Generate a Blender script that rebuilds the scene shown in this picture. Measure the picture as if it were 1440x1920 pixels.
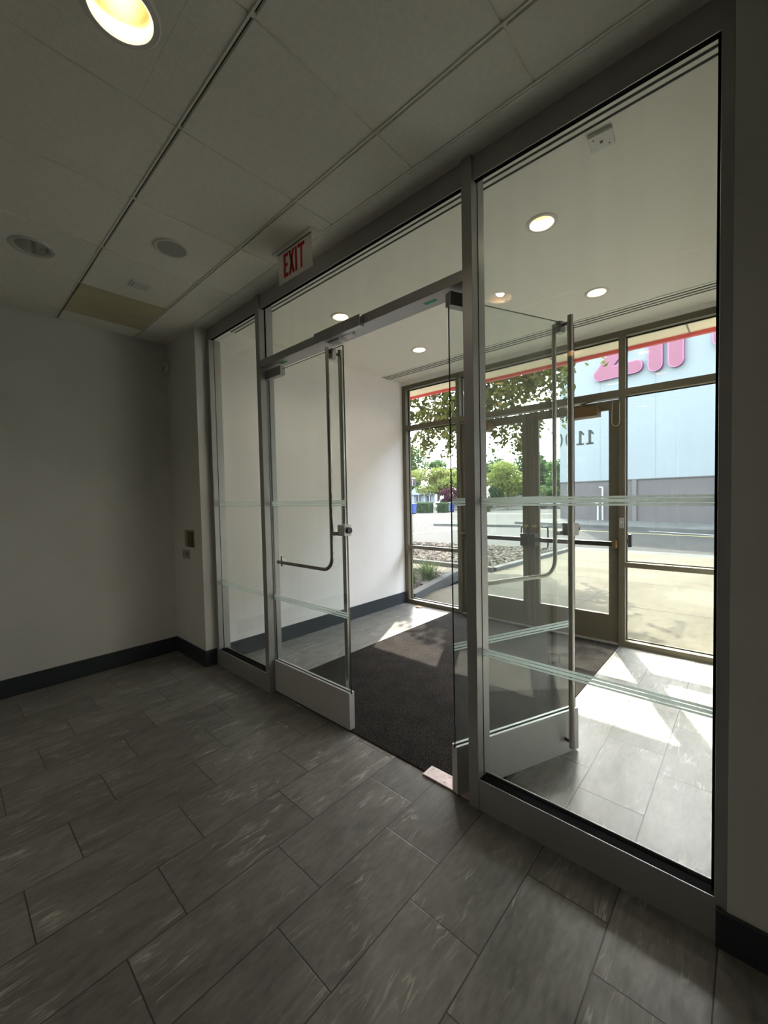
import bpy, bmesh, math, random
from mathutils import Vector, Matrix
random.seed(7)
SC = bpy.context.scene
COL = SC.collection
for o in list(bpy.data.objects): bpy.data.objects.remove(o)

# ---------------------------------------------------------------- camera
yaw, pit, rol, FPX, CZ = .7367, -.0361, -.0207, 764.0, 1.5894
fw = Vector((-math.sin(yaw)*math.cos(pit), math.cos(yaw)*math.cos(pit), math.sin(pit)))
rt = Vector((math.cos(yaw), math.sin(yaw), 0)); up = rt.cross(fw)
r2 = math.cos(rol)*rt + math.sin(rol)*up; u2 = -math.sin(rol)*rt + math.cos(rol)*up
cam = bpy.data.cameras.new('camera'); cam_o = bpy.data.objects.new('camera', cam); COL.objects.link(cam_o)
cam.sensor_fit = 'HORIZONTAL'; cam.sensor_width = 36.0; cam.lens = 36.0*FPX/1440.0
cam.clip_start = .02; cam.clip_end = 800
M = Matrix((r2, u2, -fw)).transposed().to_4x4(); M.translation = Vector((0, 0, CZ))
cam_o.matrix_world = M
SC.camera = cam_o

# ---------------------------------------------------------------- world, sun, exposure
w = bpy.data.worlds.new('world'); SC.world = w; w.use_nodes = True
nt = w.node_tree; nt.nodes.clear()
out = nt.nodes.new('ShaderNodeOutputWorld'); bg = nt.nodes.new('ShaderNodeBackground')
sky = nt.nodes.new('ShaderNodeTexSky'); sky.sky_type = 'NISHITA'; sky.sun_disc = False
sky.sun_elevation = math.radians(47.5); sky.sun_rotation = math.radians(-25.4)
sky.air_density = 1.0; sky.dust_density = 4.0; sky.ozone_density = 1.0
mixw = nt.nodes.new('ShaderNodeMixRGB'); mixw.blend_type = 'MIX'; mixw.inputs[0].default_value = .45
mixw.inputs[2].default_value = (8.6, 9.5, 10.3, 1)
nt.links.new(sky.outputs[0], mixw.inputs[1]); nt.links.new(mixw.outputs[0], bg.inputs[0])
bg.inputs[1].default_value = .76
nt.links.new(bg.outputs[0], out.inputs[0])
SUN_H = (-.4286, .9035); SUN_K = 1.093      # horizontal direction to the sun and tan(elevation)
sl = bpy.data.lights.new('sun', 'SUN'); sl.energy = 7.6; sl.angle = math.radians(.53); sl.color = (1, .93, .80)
so = bpy.data.objects.new('sun', sl); COL.objects.link(so)
so.rotation_mode = 'QUATERNION'; so.rotation_quaternion = Vector((SUN_H[0], SUN_H[1], SUN_K)).to_track_quat('Z', 'Y')
so.location = (-8, 16, 20)
vs = SC.view_settings
SC.display_settings.display_device = 'sRGB'
vs.view_transform = 'Standard'; vs.look = 'None'; vs.gamma = 1; vs.use_curve_mapping = False; vs.exposure = 1.45
cy = SC.cycles
cy.use_denoising = True; cy.max_bounces = 14; cy.diffuse_bounces = 7; cy.glossy_bounces = 6
cy.transparent_max_bounces = 40; cy.transmission_bounces = 6
cy.sample_clamp_indirect = 6.0; cy.caustics_reflective = False; cy.caustics_refractive = False
# daylight portals in the storefront opening (guide sampling only, give no light of their own)
def portal(x0, x1, z0, z1, y):
    l = bpy.data.lights.new('window_portal', 'AREA'); l.shape = 'RECTANGLE'; l.size = x1-x0; l.size_y = z1-z0
    l.cycles.is_portal = True
    o = bpy.data.objects.new('window_portal', l); COL.objects.link(o)
    o.location = ((x0+x1)/2, y, (z0+z1)/2); o.rotation_euler = (math.radians(-90), 0, 0)
portal(-3.85, -.05, .05, 3.2, 4.95)
def portal_side():  # portal for the added side window
    l = bpy.data.lights.new('window_portal', 'AREA'); l.shape = 'RECTANGLE'; l.size = 2.85; l.size_y = 4.4; l.cycles.is_portal = True
    o = bpy.data.objects.new('window_portal', l); COL.objects.link(o); o.location = (3.2, -1.1, 1.55); o.rotation_euler = (0, math.radians(90), 0)
portal_side()

# ---------------------------------------------------------------- materials
def mat(name, col, rough=.5, metal=0.0, spec=.5, noise=0.0, nscale=8.0, bump=0.0, bscale=60.0, emit=None, estr=0.0, alpha=1.0):
    m = bpy.data.materials.new(name); m.use_nodes = True
    t = m.node_tree; b = t.nodes['Principled BSDF']
    b.inputs['Roughness'].default_value = rough; b.inputs['Metallic'].default_value = metal
    b.inputs['Specular IOR Level'].default_value = spec
    b.inputs['Alpha'].default_value = alpha
    c = (*col, 1)
    tc = t.nodes.new('ShaderNodeTexCoord')
    n = t.nodes.new('ShaderNodeTexNoise'); n.inputs['Scale'].default_value = nscale; n.inputs['Detail'].default_value = 5
    t.links.new(tc.outputs['Object'], n.inputs['Vector'])
    r = t.nodes.new('ShaderNodeMapRange'); r.inputs[1].default_value = .3; r.inputs[2].default_value = .7
    r.inputs[3].default_value = 1-noise; r.inputs[4].default_value = 1+noise
    t.links.new(n.outputs['Fac'], r.inputs[0])
    v = t.nodes.new('ShaderNodeVectorMath'); v.operation = 'SCALE'; v.inputs[0].default_value = col
    t.links.new(r.outputs[0], v.inputs['Scale']); t.links.new(v.outputs[0], b.inputs['Base Color'])
    if bump:
        n2 = t.nodes.new('ShaderNodeTexNoise'); n2.inputs['Scale'].default_value = bscale; n2.inputs['Detail'].default_value = 3
        t.links.new(tc.outputs['Object'], n2.inputs['Vector'])
        bp = t.nodes.new('ShaderNodeBump'); bp.inputs['Strength'].default_value = bump; bp.inputs['Distance'].default_value = .01
        t.links.new(n2.outputs['Fac'], bp.inputs['Height']); t.links.new(bp.outputs[0], b.inputs['Normal'])
    if emit:
        b.inputs['Emission Color'].default_value = (*emit, 1); b.inputs['Emission Strength'].default_value = estr
    return m

def glass_mat(name, tint, ior=1.5, refl=1.0, haze=0.0, hazecol=(.8, .85, .85)):
    """thin architectural pane: tinted see-through plus Fresnel mirror, the same from either side"""
    m = bpy.data.materials.new(name); m.use_nodes = True; t = m.node_tree; t.nodes.clear()
    o = t.nodes.new('ShaderNodeOutputMaterial'); g = t.nodes.new('ShaderNodeNewGeometry')
    a = t.nodes.new('ShaderNodeMapRange'); a.inputs[3].default_value = ior; a.inputs[4].default_value = 1/ior
    t.links.new(g.outputs['Backfacing'], a.inputs[0])
    f = t.nodes.new('ShaderNodeFresnel'); t.links.new(a.outputs[0], f.inputs['IOR'])
    k = t.nodes.new('ShaderNodeMath'); k.operation = 'MULTIPLY'; k.inputs[1].default_value = refl
    t.links.new(f.outputs[0], k.inputs[0])
    tr = t.nodes.new('ShaderNodeBsdfTransparent'); tr.inputs[0].default_value = (*tint, 1)
    gl = t.nodes.new('ShaderNodeBsdfGlossy'); gl.inputs['Roughness'].default_value = 0.0; gl.inputs[0].default_value = (1, 1, 1, 1)
    mx = t.nodes.new('ShaderNodeMixShader')
    t.links.new(k.outputs[0], mx.inputs[0]); t.links.new(tr.outputs[0], mx.inputs[1]); t.links.new(gl.outputs[0], mx.inputs[2])
    last = mx
    if haze:
        d = t.nodes.new('ShaderNodeBsdfDiffuse'); d.inputs[0].default_value = (*hazecol, 1)
        tc = t.nodes.new('ShaderNodeTexCoord'); mp = t.nodes.new('ShaderNodeMapping'); mp.inputs['Scale'].default_value = (9, 9, .5)
        n = t.nodes.new('ShaderNodeTexNoise'); n.inputs['Scale'].default_value = 1.3; n.inputs['Detail'].default_value = 4
        t.links.new(tc.outputs['Object'], mp.inputs[0]); t.links.new(mp.outputs[0], n.inputs['Vector'])
        r = t.nodes.new('ShaderNodeMapRange'); r.inputs[1].default_value = .45; r.inputs[2].default_value = .75
        r.inputs[3].default_value = haze*.3; r.inputs[4].default_value = haze*1.6
        t.links.new(n.outputs['Fac'], r.inputs[0])
        m2 = t.nodes.new('ShaderNodeMixShader'); t.links.new(r.outputs[0], m2.inputs[0])
        t.links.new(mx.outputs[0], m2.inputs[1]); t.links.new(d.outputs[0], m2.inputs[2]); last = m2
    t.links.new(last.outputs[0], o.inputs[0])
    return m

def frosted_mat():
    m = bpy.data.materials.new('frosted_film'); m.use_nodes = True; t = m.node_tree; t.nodes.clear()
    o = t.nodes.new('ShaderNodeOutputMaterial')
    tr = t.nodes.new('ShaderNodeBsdfTransparent'); tr.inputs[0].default_value = (.9, .95, .92, 1)
    d = t.nodes.new('ShaderNodeBsdfDiffuse'); d.inputs[0].default_value = (.88, .94, .92, 1)
    tl = t.nodes.new('ShaderNodeBsdfTranslucent'); tl.inputs[0].default_value = (.92, .98, .96, 1)
    a = t.nodes.new('ShaderNodeMixShader'); a.inputs[0].default_value = .75
    t.links.new(d.outputs[0], a.inputs[1]); t.links.new(tl.outputs[0], a.inputs[2])
    b = t.nodes.new('ShaderNodeMixShader'); b.inputs[0].default_value = .92
    t.links.new(tr.outputs[0], b.inputs[1]); t.links.new(a.outputs[0], b.inputs[2]); t.links.new(b.outputs[0], o.inputs[0])
    return m

def tile_mat():
    m = bpy.data.materials.new('stone_floor_tile'); m.use_nodes = True; t = m.node_tree; b = t.nodes['Principled BSDF']
    N = lambda k: t.nodes.new(k); L = t.links.new
    def mth(op, a, bb=None, c=None):
        n = N('ShaderNodeMath'); n.operation = op
        for i, v in enumerate((a, bb, c)):
            if v is None: continue
            if isinstance(v, (int, float)): n.inputs[i].default_value = v
            else: L(v, n.inputs[i])
        return n.outputs[0]
    geo = N('ShaderNodeNewGeometry'); sep = N('ShaderNodeSeparateXYZ'); L(geo.outputs['Position'], sep.inputs[0])
    X, Y = sep.outputs[0], sep.outputs[1]
    W, LN = .3048, .6096
    u = mth('DIVIDE', mth('ADD', X, 1.6023), W); k = mth('FLOOR', u); fu = mth('SUBTRACT', u, k)
    sh = mth('MULTIPLY', mth('GREATER_THAN', Y, 1.84), .062)
    yy = mth('SUBTRACT', mth('SUBTRACT', Y, .3863), sh)
    v = mth('DIVIDE', mth('ADD', yy, mth('MULTIPLY', k, .2032)), LN); j = mth('FLOOR', v); fv = mth('SUBTRACT', v, j)
    du = mth('MULTIPLY', mth('MINIMUM', fu, mth('SUBTRACT', 1.0, fu)), W)
    dv = mth('MULTIPLY', mth('MINIMUM', fv, mth('SUBTRACT', 1.0, fv)), LN)
    dmin = mth('MINIMUM', du, dv)
    gr = N('ShaderNodeMapRange'); gr.inputs[1].default_value = .0015; gr.inputs[2].default_value = .0030
    L(dmin, gr.inputs[0])                                    # 0 in grout, 1 on tile
    cmb = N('ShaderNodeCombineXYZ'); L(k, cmb.inputs[0]); L(j, cmb.inputs[1])
    wn = N('ShaderNodeTexWhiteNoise'); wn.noise_dimensions = '3D'; L(cmb.outputs[0], wn.inputs['Vector'])
    # per-tile shifted coordinates, grain runs along the tile
    off = N('ShaderNodeVectorMath'); off.operation = 'SCALE'; off.inputs['Scale'].default_value = 37.0; L(wn.outputs['Color'], off.inputs[0])
    add = N('ShaderNodeVectorMath'); add.operation = 'ADD'; L(geo.outputs['Position'], add.inputs[0]); L(off.outputs[0], add.inputs[1])
    rotm = N('ShaderNodeMapping'); rotm.inputs['Rotation'].default_value = (0, 0, .12); rotm.inputs['Scale'].default_value = (6.5, 2.0, 1)
    L(add.outputs[0], rotm.inputs[0])
    n1 = N('ShaderNodeTexNoise'); n1.inputs['Scale'].default_value = 2.2; n1.inputs['Detail'].default_value = 8; n1.inputs['Roughness'].default_value = .62
    n1.inputs['Distortion'].default_value = .8; L(rotm.outputs[0], n1.inputs['Vector'])
    fine = N('ShaderNodeTexNoise'); fine.inputs['Scale'].default_value = 9.0; fine.inputs['Detail'].default_value = 6; L(rotm.outputs[0], fine.inputs['Vector'])
    # pale veins: thin ridge of a distorted noise
    vm = N('ShaderNodeMapping'); vm.inputs['Rotation'].default_value = (0, 0, -.25); vm.inputs['Scale'].default_value = (11, 1.7, 1); L(add.outputs[0], vm.inputs[0])
    n2 = N('ShaderNodeTexNoise'); n2.inputs['Scale'].default_value = 1.5; n2.inputs['Detail'].default_value = 5; n2.inputs['Distortion'].default_value = .5; L(vm.outputs[0], n2.inputs['Vector'])
    rid = mth('ABSOLUTE', mth('SUBTRACT', n2.outputs['Fac'], .5))
    vr = N('ShaderNodeMapRange'); vr.inputs[1].default_value = .022; vr.inputs[2].default_value = 0.0; L(rid, vr.inputs[0])
    gate = N('ShaderNodeTexNoise'); gate.inputs['Scale'].default_value = 5.0; L(add.outputs[0], gate.inputs['Vector'])
    gg = N('ShaderNodeMapRange'); gg.inputs[1].default_value = .50; gg.inputs[2].default_value = .66; L(gate.outputs['Fac'], gg.inputs[0])
    vein = mth('MULTIPLY', mth('MULTIPLY', vr.outputs[0], gg.outputs[0]), .6)
    lum = mth('ADD', mth('MULTIPLY', n1.outputs['Fac'], .65), mth('MULTIPLY', fine.outputs['Fac'], .35))
    cr = N('ShaderNodeValToRGB'); cr.color_ramp.elements[0].position = .33; cr.color_ramp.elements[0].color = (.107, .103, .092, 1)
    cr.color_ramp.elements[1].position = .68; cr.color_ramp.elements[1].color = (.230, .224, .207, 1)
    L(lum, cr.inputs[0])
    tv = N('ShaderNodeMapRange'); tv.inputs[3].default_value = .86; tv.inputs[4].default_value = 1.12; L(wn.outputs['Value'], tv.inputs[0])
    sc = N('ShaderNodeVectorMath'); sc.operation = 'SCALE'; L(cr.outputs[0], sc.inputs[0]); L(tv.outputs[0], sc.inputs['Scale'])
    mv = N('ShaderNodeMixRGB'); L(vein, mv.inputs[0]); L(sc.outputs[0], mv.inputs[1]); mv.inputs[2].default_value = (.55, .54, .50, 1)
    mg = N('ShaderNodeMixRGB'); L(gr.outputs[0], mg.inputs[0]); mg.inputs[1].default_value = (.042, .038, .033, 1); L(mv.outputs[0], mg.inputs[2])
    L(mg.outputs[0], b.inputs['Base Color'])
    rr = N('ShaderNodeMapRange'); rr.inputs[3].default_value = .26; rr.inputs[4].default_value = .42; L(fine.outputs['Fac'], rr.inputs[0]); L(rr.outputs[0], b.inputs['Roughness'])
    hh = mth('ADD', gr.outputs[0], mth('MULTIPLY', fine.outputs['Fac'], .25))
    bp = N('ShaderNodeBump'); bp.inputs['Strength'].default_value = .35; bp.inputs['Distance'].default_value = .002; L(hh, bp.inputs['Height']); L(bp.outputs[0], b.inputs['Normal'])
    b.inputs['Specular IOR Level'].default_value = .45
    return m

def speckle_mat(name, c0, c1, scale, rough=.9, bump=.6, dist=.01, pos=(.42, .62), big=None):
    m = bpy.data.materials.new(name); m.use_nodes = True; t = m.node_tree; b = t.nodes['Principled BSDF']
    tc = t.nodes.new('ShaderNodeTexCoord'); n = t.nodes.new('ShaderNodeTexNoise'); n.inputs['Scale'].default_value = scale
    n.inputs['Detail'].default_value = 4; n.inputs['Roughness'].default_value = .7
    t.links.new(tc.outputs['Object'], n.inputs['Vector'])
    cr = t.nodes.new('ShaderNodeValToRGB'); e = cr.color_ramp.elements
    e[0].position, e[1].position = pos; e[0].color = (*c0, 1); e[1].color = (*c1, 1)
    t.links.new(n.outputs['Fac'], cr.inputs[0]); last = cr.outputs[0]
    if big:
        n3 = t.nodes.new('ShaderNodeTexNoise'); n3.inputs['Scale'].default_value = big; n3.inputs['Detail'].default_value = 6
        t.links.new(tc.outputs['Object'], n3.inputs['Vector'])
        r = t.nodes.new('ShaderNodeMapRange'); r.inputs[1].default_value = .35; r.inputs[2].default_value = .65; r.inputs[3].default_value = .82; r.inputs[4].default_value = 1.12
        t.links.new(n3.outputs['Fac'], r.inputs[0])
        v = t.nodes.new('ShaderNodeVectorMath'); v.operation = 'SCALE'; t.links.new(last, v.inputs[0]); t.links.new(r.outputs[0], v.inputs['Scale']); last = v.outputs[0]
    t.links.new(last, b.inputs['Base Color']); b.inputs['Roughness'].default_value = rough
    b.inputs['Specular IOR Level'].default_value = .04
    bp = t.nodes.new('ShaderNodeBump'); bp.inputs['Strength'].default_value = bump; bp.inputs['Distance'].default_value = dist
    t.links.new(n.outputs['Fac'], bp.inputs['Height']); t.links.new(bp.outputs[0], b.inputs['Normal'])
    return m

def leaf_mat(name, c0, c1, transl=.45):
    m = bpy.data.materials.new(name); m.use_nodes = True; t = m.node_tree; t.nodes.clear()
    o = t.nodes.new('ShaderNodeOutputMaterial'); g = t.nodes.new('ShaderNodeNewGeometry')
    cr = t.nodes.new('ShaderNodeValToRGB'); cr.color_ramp.elements[0].color = (*c0, 1); cr.color_ramp.elements[1].color = (*c1, 1)
    t.links.new(g.outputs['Random Per Island'], cr.inputs[0])
    d = t.nodes.new('ShaderNodeBsdfDiffuse'); tl = t.nodes.new('ShaderNodeBsdfTranslucent')
    t.links.new(cr.outputs[0], d.inputs[0]); t.links.new(cr.outputs[0], tl.inputs[0])
    mx = t.nodes.new('ShaderNodeMixShader'); mx.inputs[0].default_value = transl
    t.links.new(d.outputs[0], mx.inputs[1]); t.links.new(tl.outputs[0], mx.inputs[2]); t.links.new(mx.outputs[0], o.inputs[0])
    return m

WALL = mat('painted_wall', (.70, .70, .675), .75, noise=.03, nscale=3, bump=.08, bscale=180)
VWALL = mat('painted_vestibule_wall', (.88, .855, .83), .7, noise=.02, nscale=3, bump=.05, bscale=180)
CEIL = mat('ceiling_board', (.88, .87, .80), .85, noise=.03, nscale=40, bump=.25, bscale=260)
VCEIL = mat('painted_ceiling', (.88, .87, .79), .8, noise=.01)
STAIN = mat('yellowed_board', (.62, .56, .38), .85, noise=.07, nscale=6, bump=.25, bscale=260)
GRID = mat('grid_paint', (.84, .83, .77), .5)
DARKGAP = mat('dark_gap', (.03, .03, .028), .9)
ALU = mat('satin_aluminium', (0.4089, 0.4133, 0.4046), .42, metal=.45, noise=.05, nscale=5)
ALU_D = mat('brushed_steel_patch', (.36, .36, .35), .35, metal=.9)
ALU_L = mat('painted_silver', (.62, .63, .62), .45, metal=.35)
STEEL = mat('stainless_tube', (.46, .43, .39), .22, metal=1.0)
GASKET = mat('black_gasket', (.006, .006, .006), .95, spec=.1)
BRONZE = mat('tan_anodised', (0.1493, 0.132, 0.09152), .42, metal=.35, noise=.05, nscale=4)
BRONZE_D = mat('brown_closer', (.15, .09, .035), .45, metal=.3)
BLACKM = mat('black_metal', (.02, .02, .02), .4, metal=.3)
BASEB = mat('rubber_baseboard', (.030, .038, .046), .45)
WHITEP = mat('white_plastic', (.72, .71, .68), .5)
GREYP = mat('grey_plastic', (.32, .32, .30), .6)
MESHG = mat('speaker_mesh', (.42, .42, .40), .6, noise=.3, nscale=500)
RED = mat('red_letter', (.55, .01, .015), .45)
GREEN = mat('green_sticker', (.02, .42, .16), .5)
BRASS = mat('worn_metal_plate', (.62, .52, .50), .38, metal=.6, noise=.15, nscale=30)
MATM = speckle_mat('charcoal_entrance_mat', (0.005987, 0.005987, 0.006736), (0.1122, 0.09735, 0.08606), 140, .95, .9, .006, (.42, .80), big=5)
TILE = tile_mat()
GLASS = glass_mat('clear_pane', (.968, .992, .975), 1.5, .9, haze=.012)
GLASS_D = glass_mat('door_pane', (.955, .985, .972), 1.5, 1.0, haze=.012)
GLASS_S = glass_mat('storefront_pane', (.975, .985, .98), 1.5, .8, haze=.012)
EDGE = mat('dark_glass_edge', (.01, .03, .03), .2)
FROST = frosted_mat()
REFL = mat('gold_reflector', (.62, .42, .21), .4, metal=.5)
REFL_OFF = mat('silver_reflector', (.75, .75, .70), .3, metal=.7)
BULB = mat('lit_bulb', (1, .9, .7), .5, emit=(1.0, .82, .55), estr=5)
BULB_OFF = mat('unlit_bulb', (.5, .5, .47), .3)
CONC = speckle_mat('sunny_concrete', (0.06894, 0.06133, 0.04614), (0.0964, 0.087, 0.06659), 22, .9, .15, .004, (.35, .65), big=.9)
CONC2 = speckle_mat('grey_concrete', (0.05752, 0.05752, 0.05433), (0.08048, 0.0792, 0.07458), 22, .9, .2, .004, (.35, .65), big=1.3)
JOINT = mat('dark_joint', (.03, .03, .024), .95)
ASPH = speckle_mat('worn_asphalt', (0.02893, 0.02842, 0.02643), (0.04737, 0.04588, 0.0424), 9, .9, .2, .01, (.35, .65), big=.14)
PAINTW = mat('road_paint_white', (0.279, 0.279, 0.2686), .8)
PAINTY = mat('road_paint_yellow', (0.2616, 0.2162, 0.07675), .8)
SOFFIT = mat('soffit_paint', (.84, .78, .62), .7, noise=.02)
REDM = mat('red_fascia', (.62, .07, .07), .45)
BSIDE = mat('pale_wall_panel', (0.1297, 0.1444, 0.1476), .75, noise=.03, nscale=.4)
BWAIN = mat('mauve_wainscot', (0.05752, 0.04988, 0.04777), .85, noise=.06, nscale=2)
PINK = mat('pink_letter_face', (0.1134, 0.01891, 0.04202), .5)
PLUM = mat('plum_letter_side', (.20, .06, .13), .5)
BARK = speckle_mat('bark', (.09, .07, .05), (.20, .16, .12), 12, .95, .8, .03)
LEAF_N = leaf_mat('near_leaves', (0.02441, 0.0408, 0.01081), (0.1032, 0.09796, 0.02441))
LEAF_Y = leaf_mat('yellow_green_leaves', (0.08157, 0.1144, 0.0272), (0.1688, 0.1796, 0.06))
LEAF_G = leaf_mat('green_leaves', (0.04357, 0.08157, 0.03278), (0.09239, 0.1361, 0.05442))
LEAF_D = leaf_mat('dark_green_leaves', (0.02441, 0.04639, 0.02162), (0.05442, 0.08442, 0.0408))
LEAF_P = leaf_mat('purple_leaves', (0.0272, 0.01081, 0.01639), (0.05442, 0.02441, 0.03278))
GRASS = leaf_mat('grass_blades', (0.0272, 0.05442, 0.01361), (0.08157, 0.1144, 0.03802))
ROCKM = speckle_mat('river_rock', (0.0361, 0.03209, 0.02647), (0.1083, 0.09622, 0.07818), 5, .85, .3, .01)
SOIL = speckle_mat('soil', (0.03487, 0.02965, 0.02266), (0.06976, 0.0593, 0.04534), 20, .95, .6, .02)
BLUEP = mat('blue_plastic', (0.01395, 0.03487, 0.1569), .5)
ROOFM = mat('grey_roof', (.20, .24, .27), .8)
SIDING = mat('pale_blue_siding', (0.1744, 0.1953, 0.2162), .8)
WHITE = mat('white_paint', (0.272, 0.272, 0.2651), .6)
GLDARK = mat('dark_window', (.04, .05, .06), .15)
LAMPR = mat('lit_red_lens', (.6, .02, .02), .4, emit=(1, .1, .08), estr=.5)
LEAFB = mat('dry_leaf', (.50, .34, .16), .8)
CABLE = mat('beige_cable', (.45, .38, .25), .5)

# ---------------------------------------------------------------- mesh helpers
class MB:
    def __init__(s): s.v, s.f, s.m = [], [], []
    def add(s, vs_, fs_, mi=0):
        n = len(s.v); s.v += [tuple(p) for p in vs_]
        for f in fs_: s.f.append(tuple(n+i for i in f)); s.m.append(mi)
        return s
    def box(s, x0, x1, y0, y1, z0, z1, mi=0):
        return s.add([(x0,y0,z0),(x1,y0,z0),(x1,y1,z0),(x0,y1,z0),(x0,y0,z1),(x1,y0,z1),(x1,y1,z1),(x0,y1,z1)],
                     [(0,3,2,1),(4,5,6,7),(0,1,5,4),(1,2,6,5),(2,3,7,6),(3,0,4,7)], mi)
    def pane(s, x0, x1, y0, y1, z0, z1):                       # faces mat 0, thin edges mat 1
        s.add([(x0,y0,z0),(x1,y0,z0),(x1,y1,z0),(x0,y1,z0),(x0,y0,z1),(x1,y0,z1),(x1,y1,z1),(x0,y1,z1)], [], 0)
        n = len(s.v)-8
        for f, mi in (((0,1,5,4),0),((2,3,7,6),0),((0,3,2,1),1),((4,5,6,7),1),((1,2,6,5),1),((3,0,4,7),1)):
            s.f.append(tuple(n+i for i in f)); s.m.append(mi)
        return s
    def tube(s, pts, r, n=16, mi=0, cap=True):
        pts = [Vector(p) for p in pts]; rings = []
        t0 = (pts[1]-pts[0]).normalized(); ref = Vector((0,0,1)) if abs(t0.z) < .9 else Vector((1,0,0))
        a = t0.cross(ref).normalized()
        for i, p in enumerate(pts):
            t = ((pts[min(i+1,len(pts)-1)]-pts[max(i-1,0)])).normalized()
            a = (a - t*a.dot(t)).normalized(); b = t.cross(a)
            rr = r[i] if isinstance(r, (list, tuple)) else r
            rings.append([p + a*math.cos(2*math.pi*k/n)*rr + b*math.sin(2*math.pi*k/n)*rr for k in range(n)])
        vs_ = [q for R in rings for q in R]; fs_ = []
        for i in range(len(pts)-1):
            for k in range(n): fs_.append((i*n+k, i*n+(k+1)%n, (i+1)*n+(k+1)%n, (i+1)*n+k))
        if cap: fs_.append(tuple(range(n))[::-1]); fs_.append(tuple((len(pts)-1)*n+k for k in range(n)))
        return s.add(vs_, fs_, mi)
    def lathe(s, prof, cx, cy, n=40, mi=0):                    # prof [(r,z)]
        vs_ = [(cx+r*math.cos(2*math.pi*k/n), cy+r*math.sin(2*math.pi*k/n), z) for r, z in prof for k in range(n)]
        fs_ = [(i*n+k, i*n+(k+1)%n, (i+1)*n+(k+1)%n, (i+1)*n+k) for i in range(len(prof)-1) for k in range(n)]
        return s.add(vs_, fs_, mi)
    def prism(s, poly, y0, y1, mi=0):                          # polygon in XZ extruded in y
        n = len(poly)
        vs_ = [(x, y0, z) for x, z in poly] + [(x, y1, z) for x, z in poly]
        fs_ = [tuple(range(n)), tuple(range(2*n-1, n-1, -1))] + [(i, n+i, n+(i+1)%n, (i+1)%n) for i in range(n)]
        return s.add(vs_, fs_, mi)
    def build(s, name, mats, parent=None, bevel=0, smooth=False, loc=None, rotz=0, tf=None):
        me = bpy.data.meshes.new(name); v = s.v
        if tf: v = [tuple(tf @ Vector(p)) for p in v]
        me.from_pydata(v, [], s.f)
        for m in (mats if isinstance(mats, (list, tuple)) else [mats]): me.materials.append(m)
        me.polygons.foreach_set('material_index', s.m)
        bm = bmesh.new(); bm.from_mesh(me)
        bmesh.ops.recalc_face_normals(bm, faces=bm.faces); bm.to_mesh(me); bm.free()
        if smooth:
            me.polygons.foreach_set('use_smooth', [True]*len(me.polygons))
            me.set_sharp_from_angle(angle=math.radians(40))
        me.update()
        o = bpy.data.objects.new(name, me); COL.objects.link(o)
        if parent: o.parent = parent
        if loc: o.location = loc
        if rotz: o.rotation_euler = (0, 0, rotz)
        if bevel:
            b = o.modifiers.new('bevel', 'BEVEL'); b.width = bevel; b.segments = 2; b.limit_method = 'ANGLE'
        return o
def box(*a): return MB().box(*a)
def thing(name, label, cat, loc=(0,0,0), rotz=0, group=None, kind=None):
    o = bpy.data.objects.new(name, None); COL.objects.link(o); o.empty_display_size = .1
    o.location = loc; o.rotation_euler = (0,0,rotz); return tag(o, label, cat, group, kind)
def tag(o, label, cat, group=None, kind=None):
    o['label'] = label; o['category'] = cat
    if group: o['group'] = group
    if kind: o['kind'] = kind
    return o
def struct(o, label, cat): return tag(o, label, cat, kind='structure')

def holed(mb, x0, x1, y0, y1, z0, z1, holes, n=32, mi=0):
    """slab with round holes (each hole sits in its own square cell)"""
    xs = sorted({x0, x1, *[h[0]-h[2]*1.4 for h in holes], *[h[0]+h[2]*1.4 for h in holes]})
    ys = sorted({y0, y1, *[h[1]-h[2]*1.4 for h in holes], *[h[1]+h[2]*1.4 for h in holes]})
    for i in range(len(xs)-1):
        for j in range(len(ys)-1):
            a, b, c, d = xs[i], xs[i+1], ys[j], ys[j+1]; mx, my = (a+b)/2, (c+d)/2
            H = [h for h in holes if abs(h[0]-mx) < h[2]*1.35 and abs(h[1]-my) < h[2]*1.35]
            if not H: mb.box(a, b, c, d, z0, z1, mi); continue
            hx, hy, hr = H[0]; P = []; Q = []
            for k in range(n):
                t = 2*math.pi*(k+.5)/n; cx_, sy_ = math.cos(t), math.sin(t); s_ = 1/max(abs(cx_), abs(sy_))
                P.append((hx+hr*cx_, hy+hr*sy_)); px, py = cx_*s_, sy_*s_
                Q.append((hx+px*(b-a)/2+(mx-hx), hy+py*(d-c)/2+(my-hy)))
            for k in range(n):
                for cxn, cyn, in ():
                    pass
            vs_ = [(*p, z0) for p in P]+[(*q, z0) for q in Q]+[(*p, z1) for p in P]+[(*q, z1) for q in Q]; fs_ = []
            for k in range(n):
                l = (k+1) % n
                fs_ += [(k, l, n+l, n+k), (2*n+k, 3*n+k, 3*n+l, 2*n+l), (k, 2*n+k, 2*n+l, l)]
            mb.add(vs_, fs_, mi)
            for sx, sy in ((1,1),(1,-1),(-1,1),(-1,-1)):      # fill the corners
                cand = sorted(range(n), key=lambda k: (Q[k][0]-(mx+sx*(b-a)/2))**2+(Q[k][1]-(my+sy*(d-c)/2))**2)[:2]
                q1, q2 = Q[cand[0]], Q[cand[1]]; cc = (mx+sx*(b-a)/2, my+sy*(d-c)/2)
                mb.add([(*q1, z0), (*q2, z0), (*cc, z0), (*q1, z1), (*q2, z1), (*cc, z1)], [(0,1,2),(3,5,4)], mi)
    return mb

H = 3.22; VH = 3.27
GY0, GY1 = 1.79, 1.91          # interior glazed partition, front and back of its frame
D0, D1 = 4.72, 4.84            # storefront frame
XL, XR = -4.55, 3.0            # lobby
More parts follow.
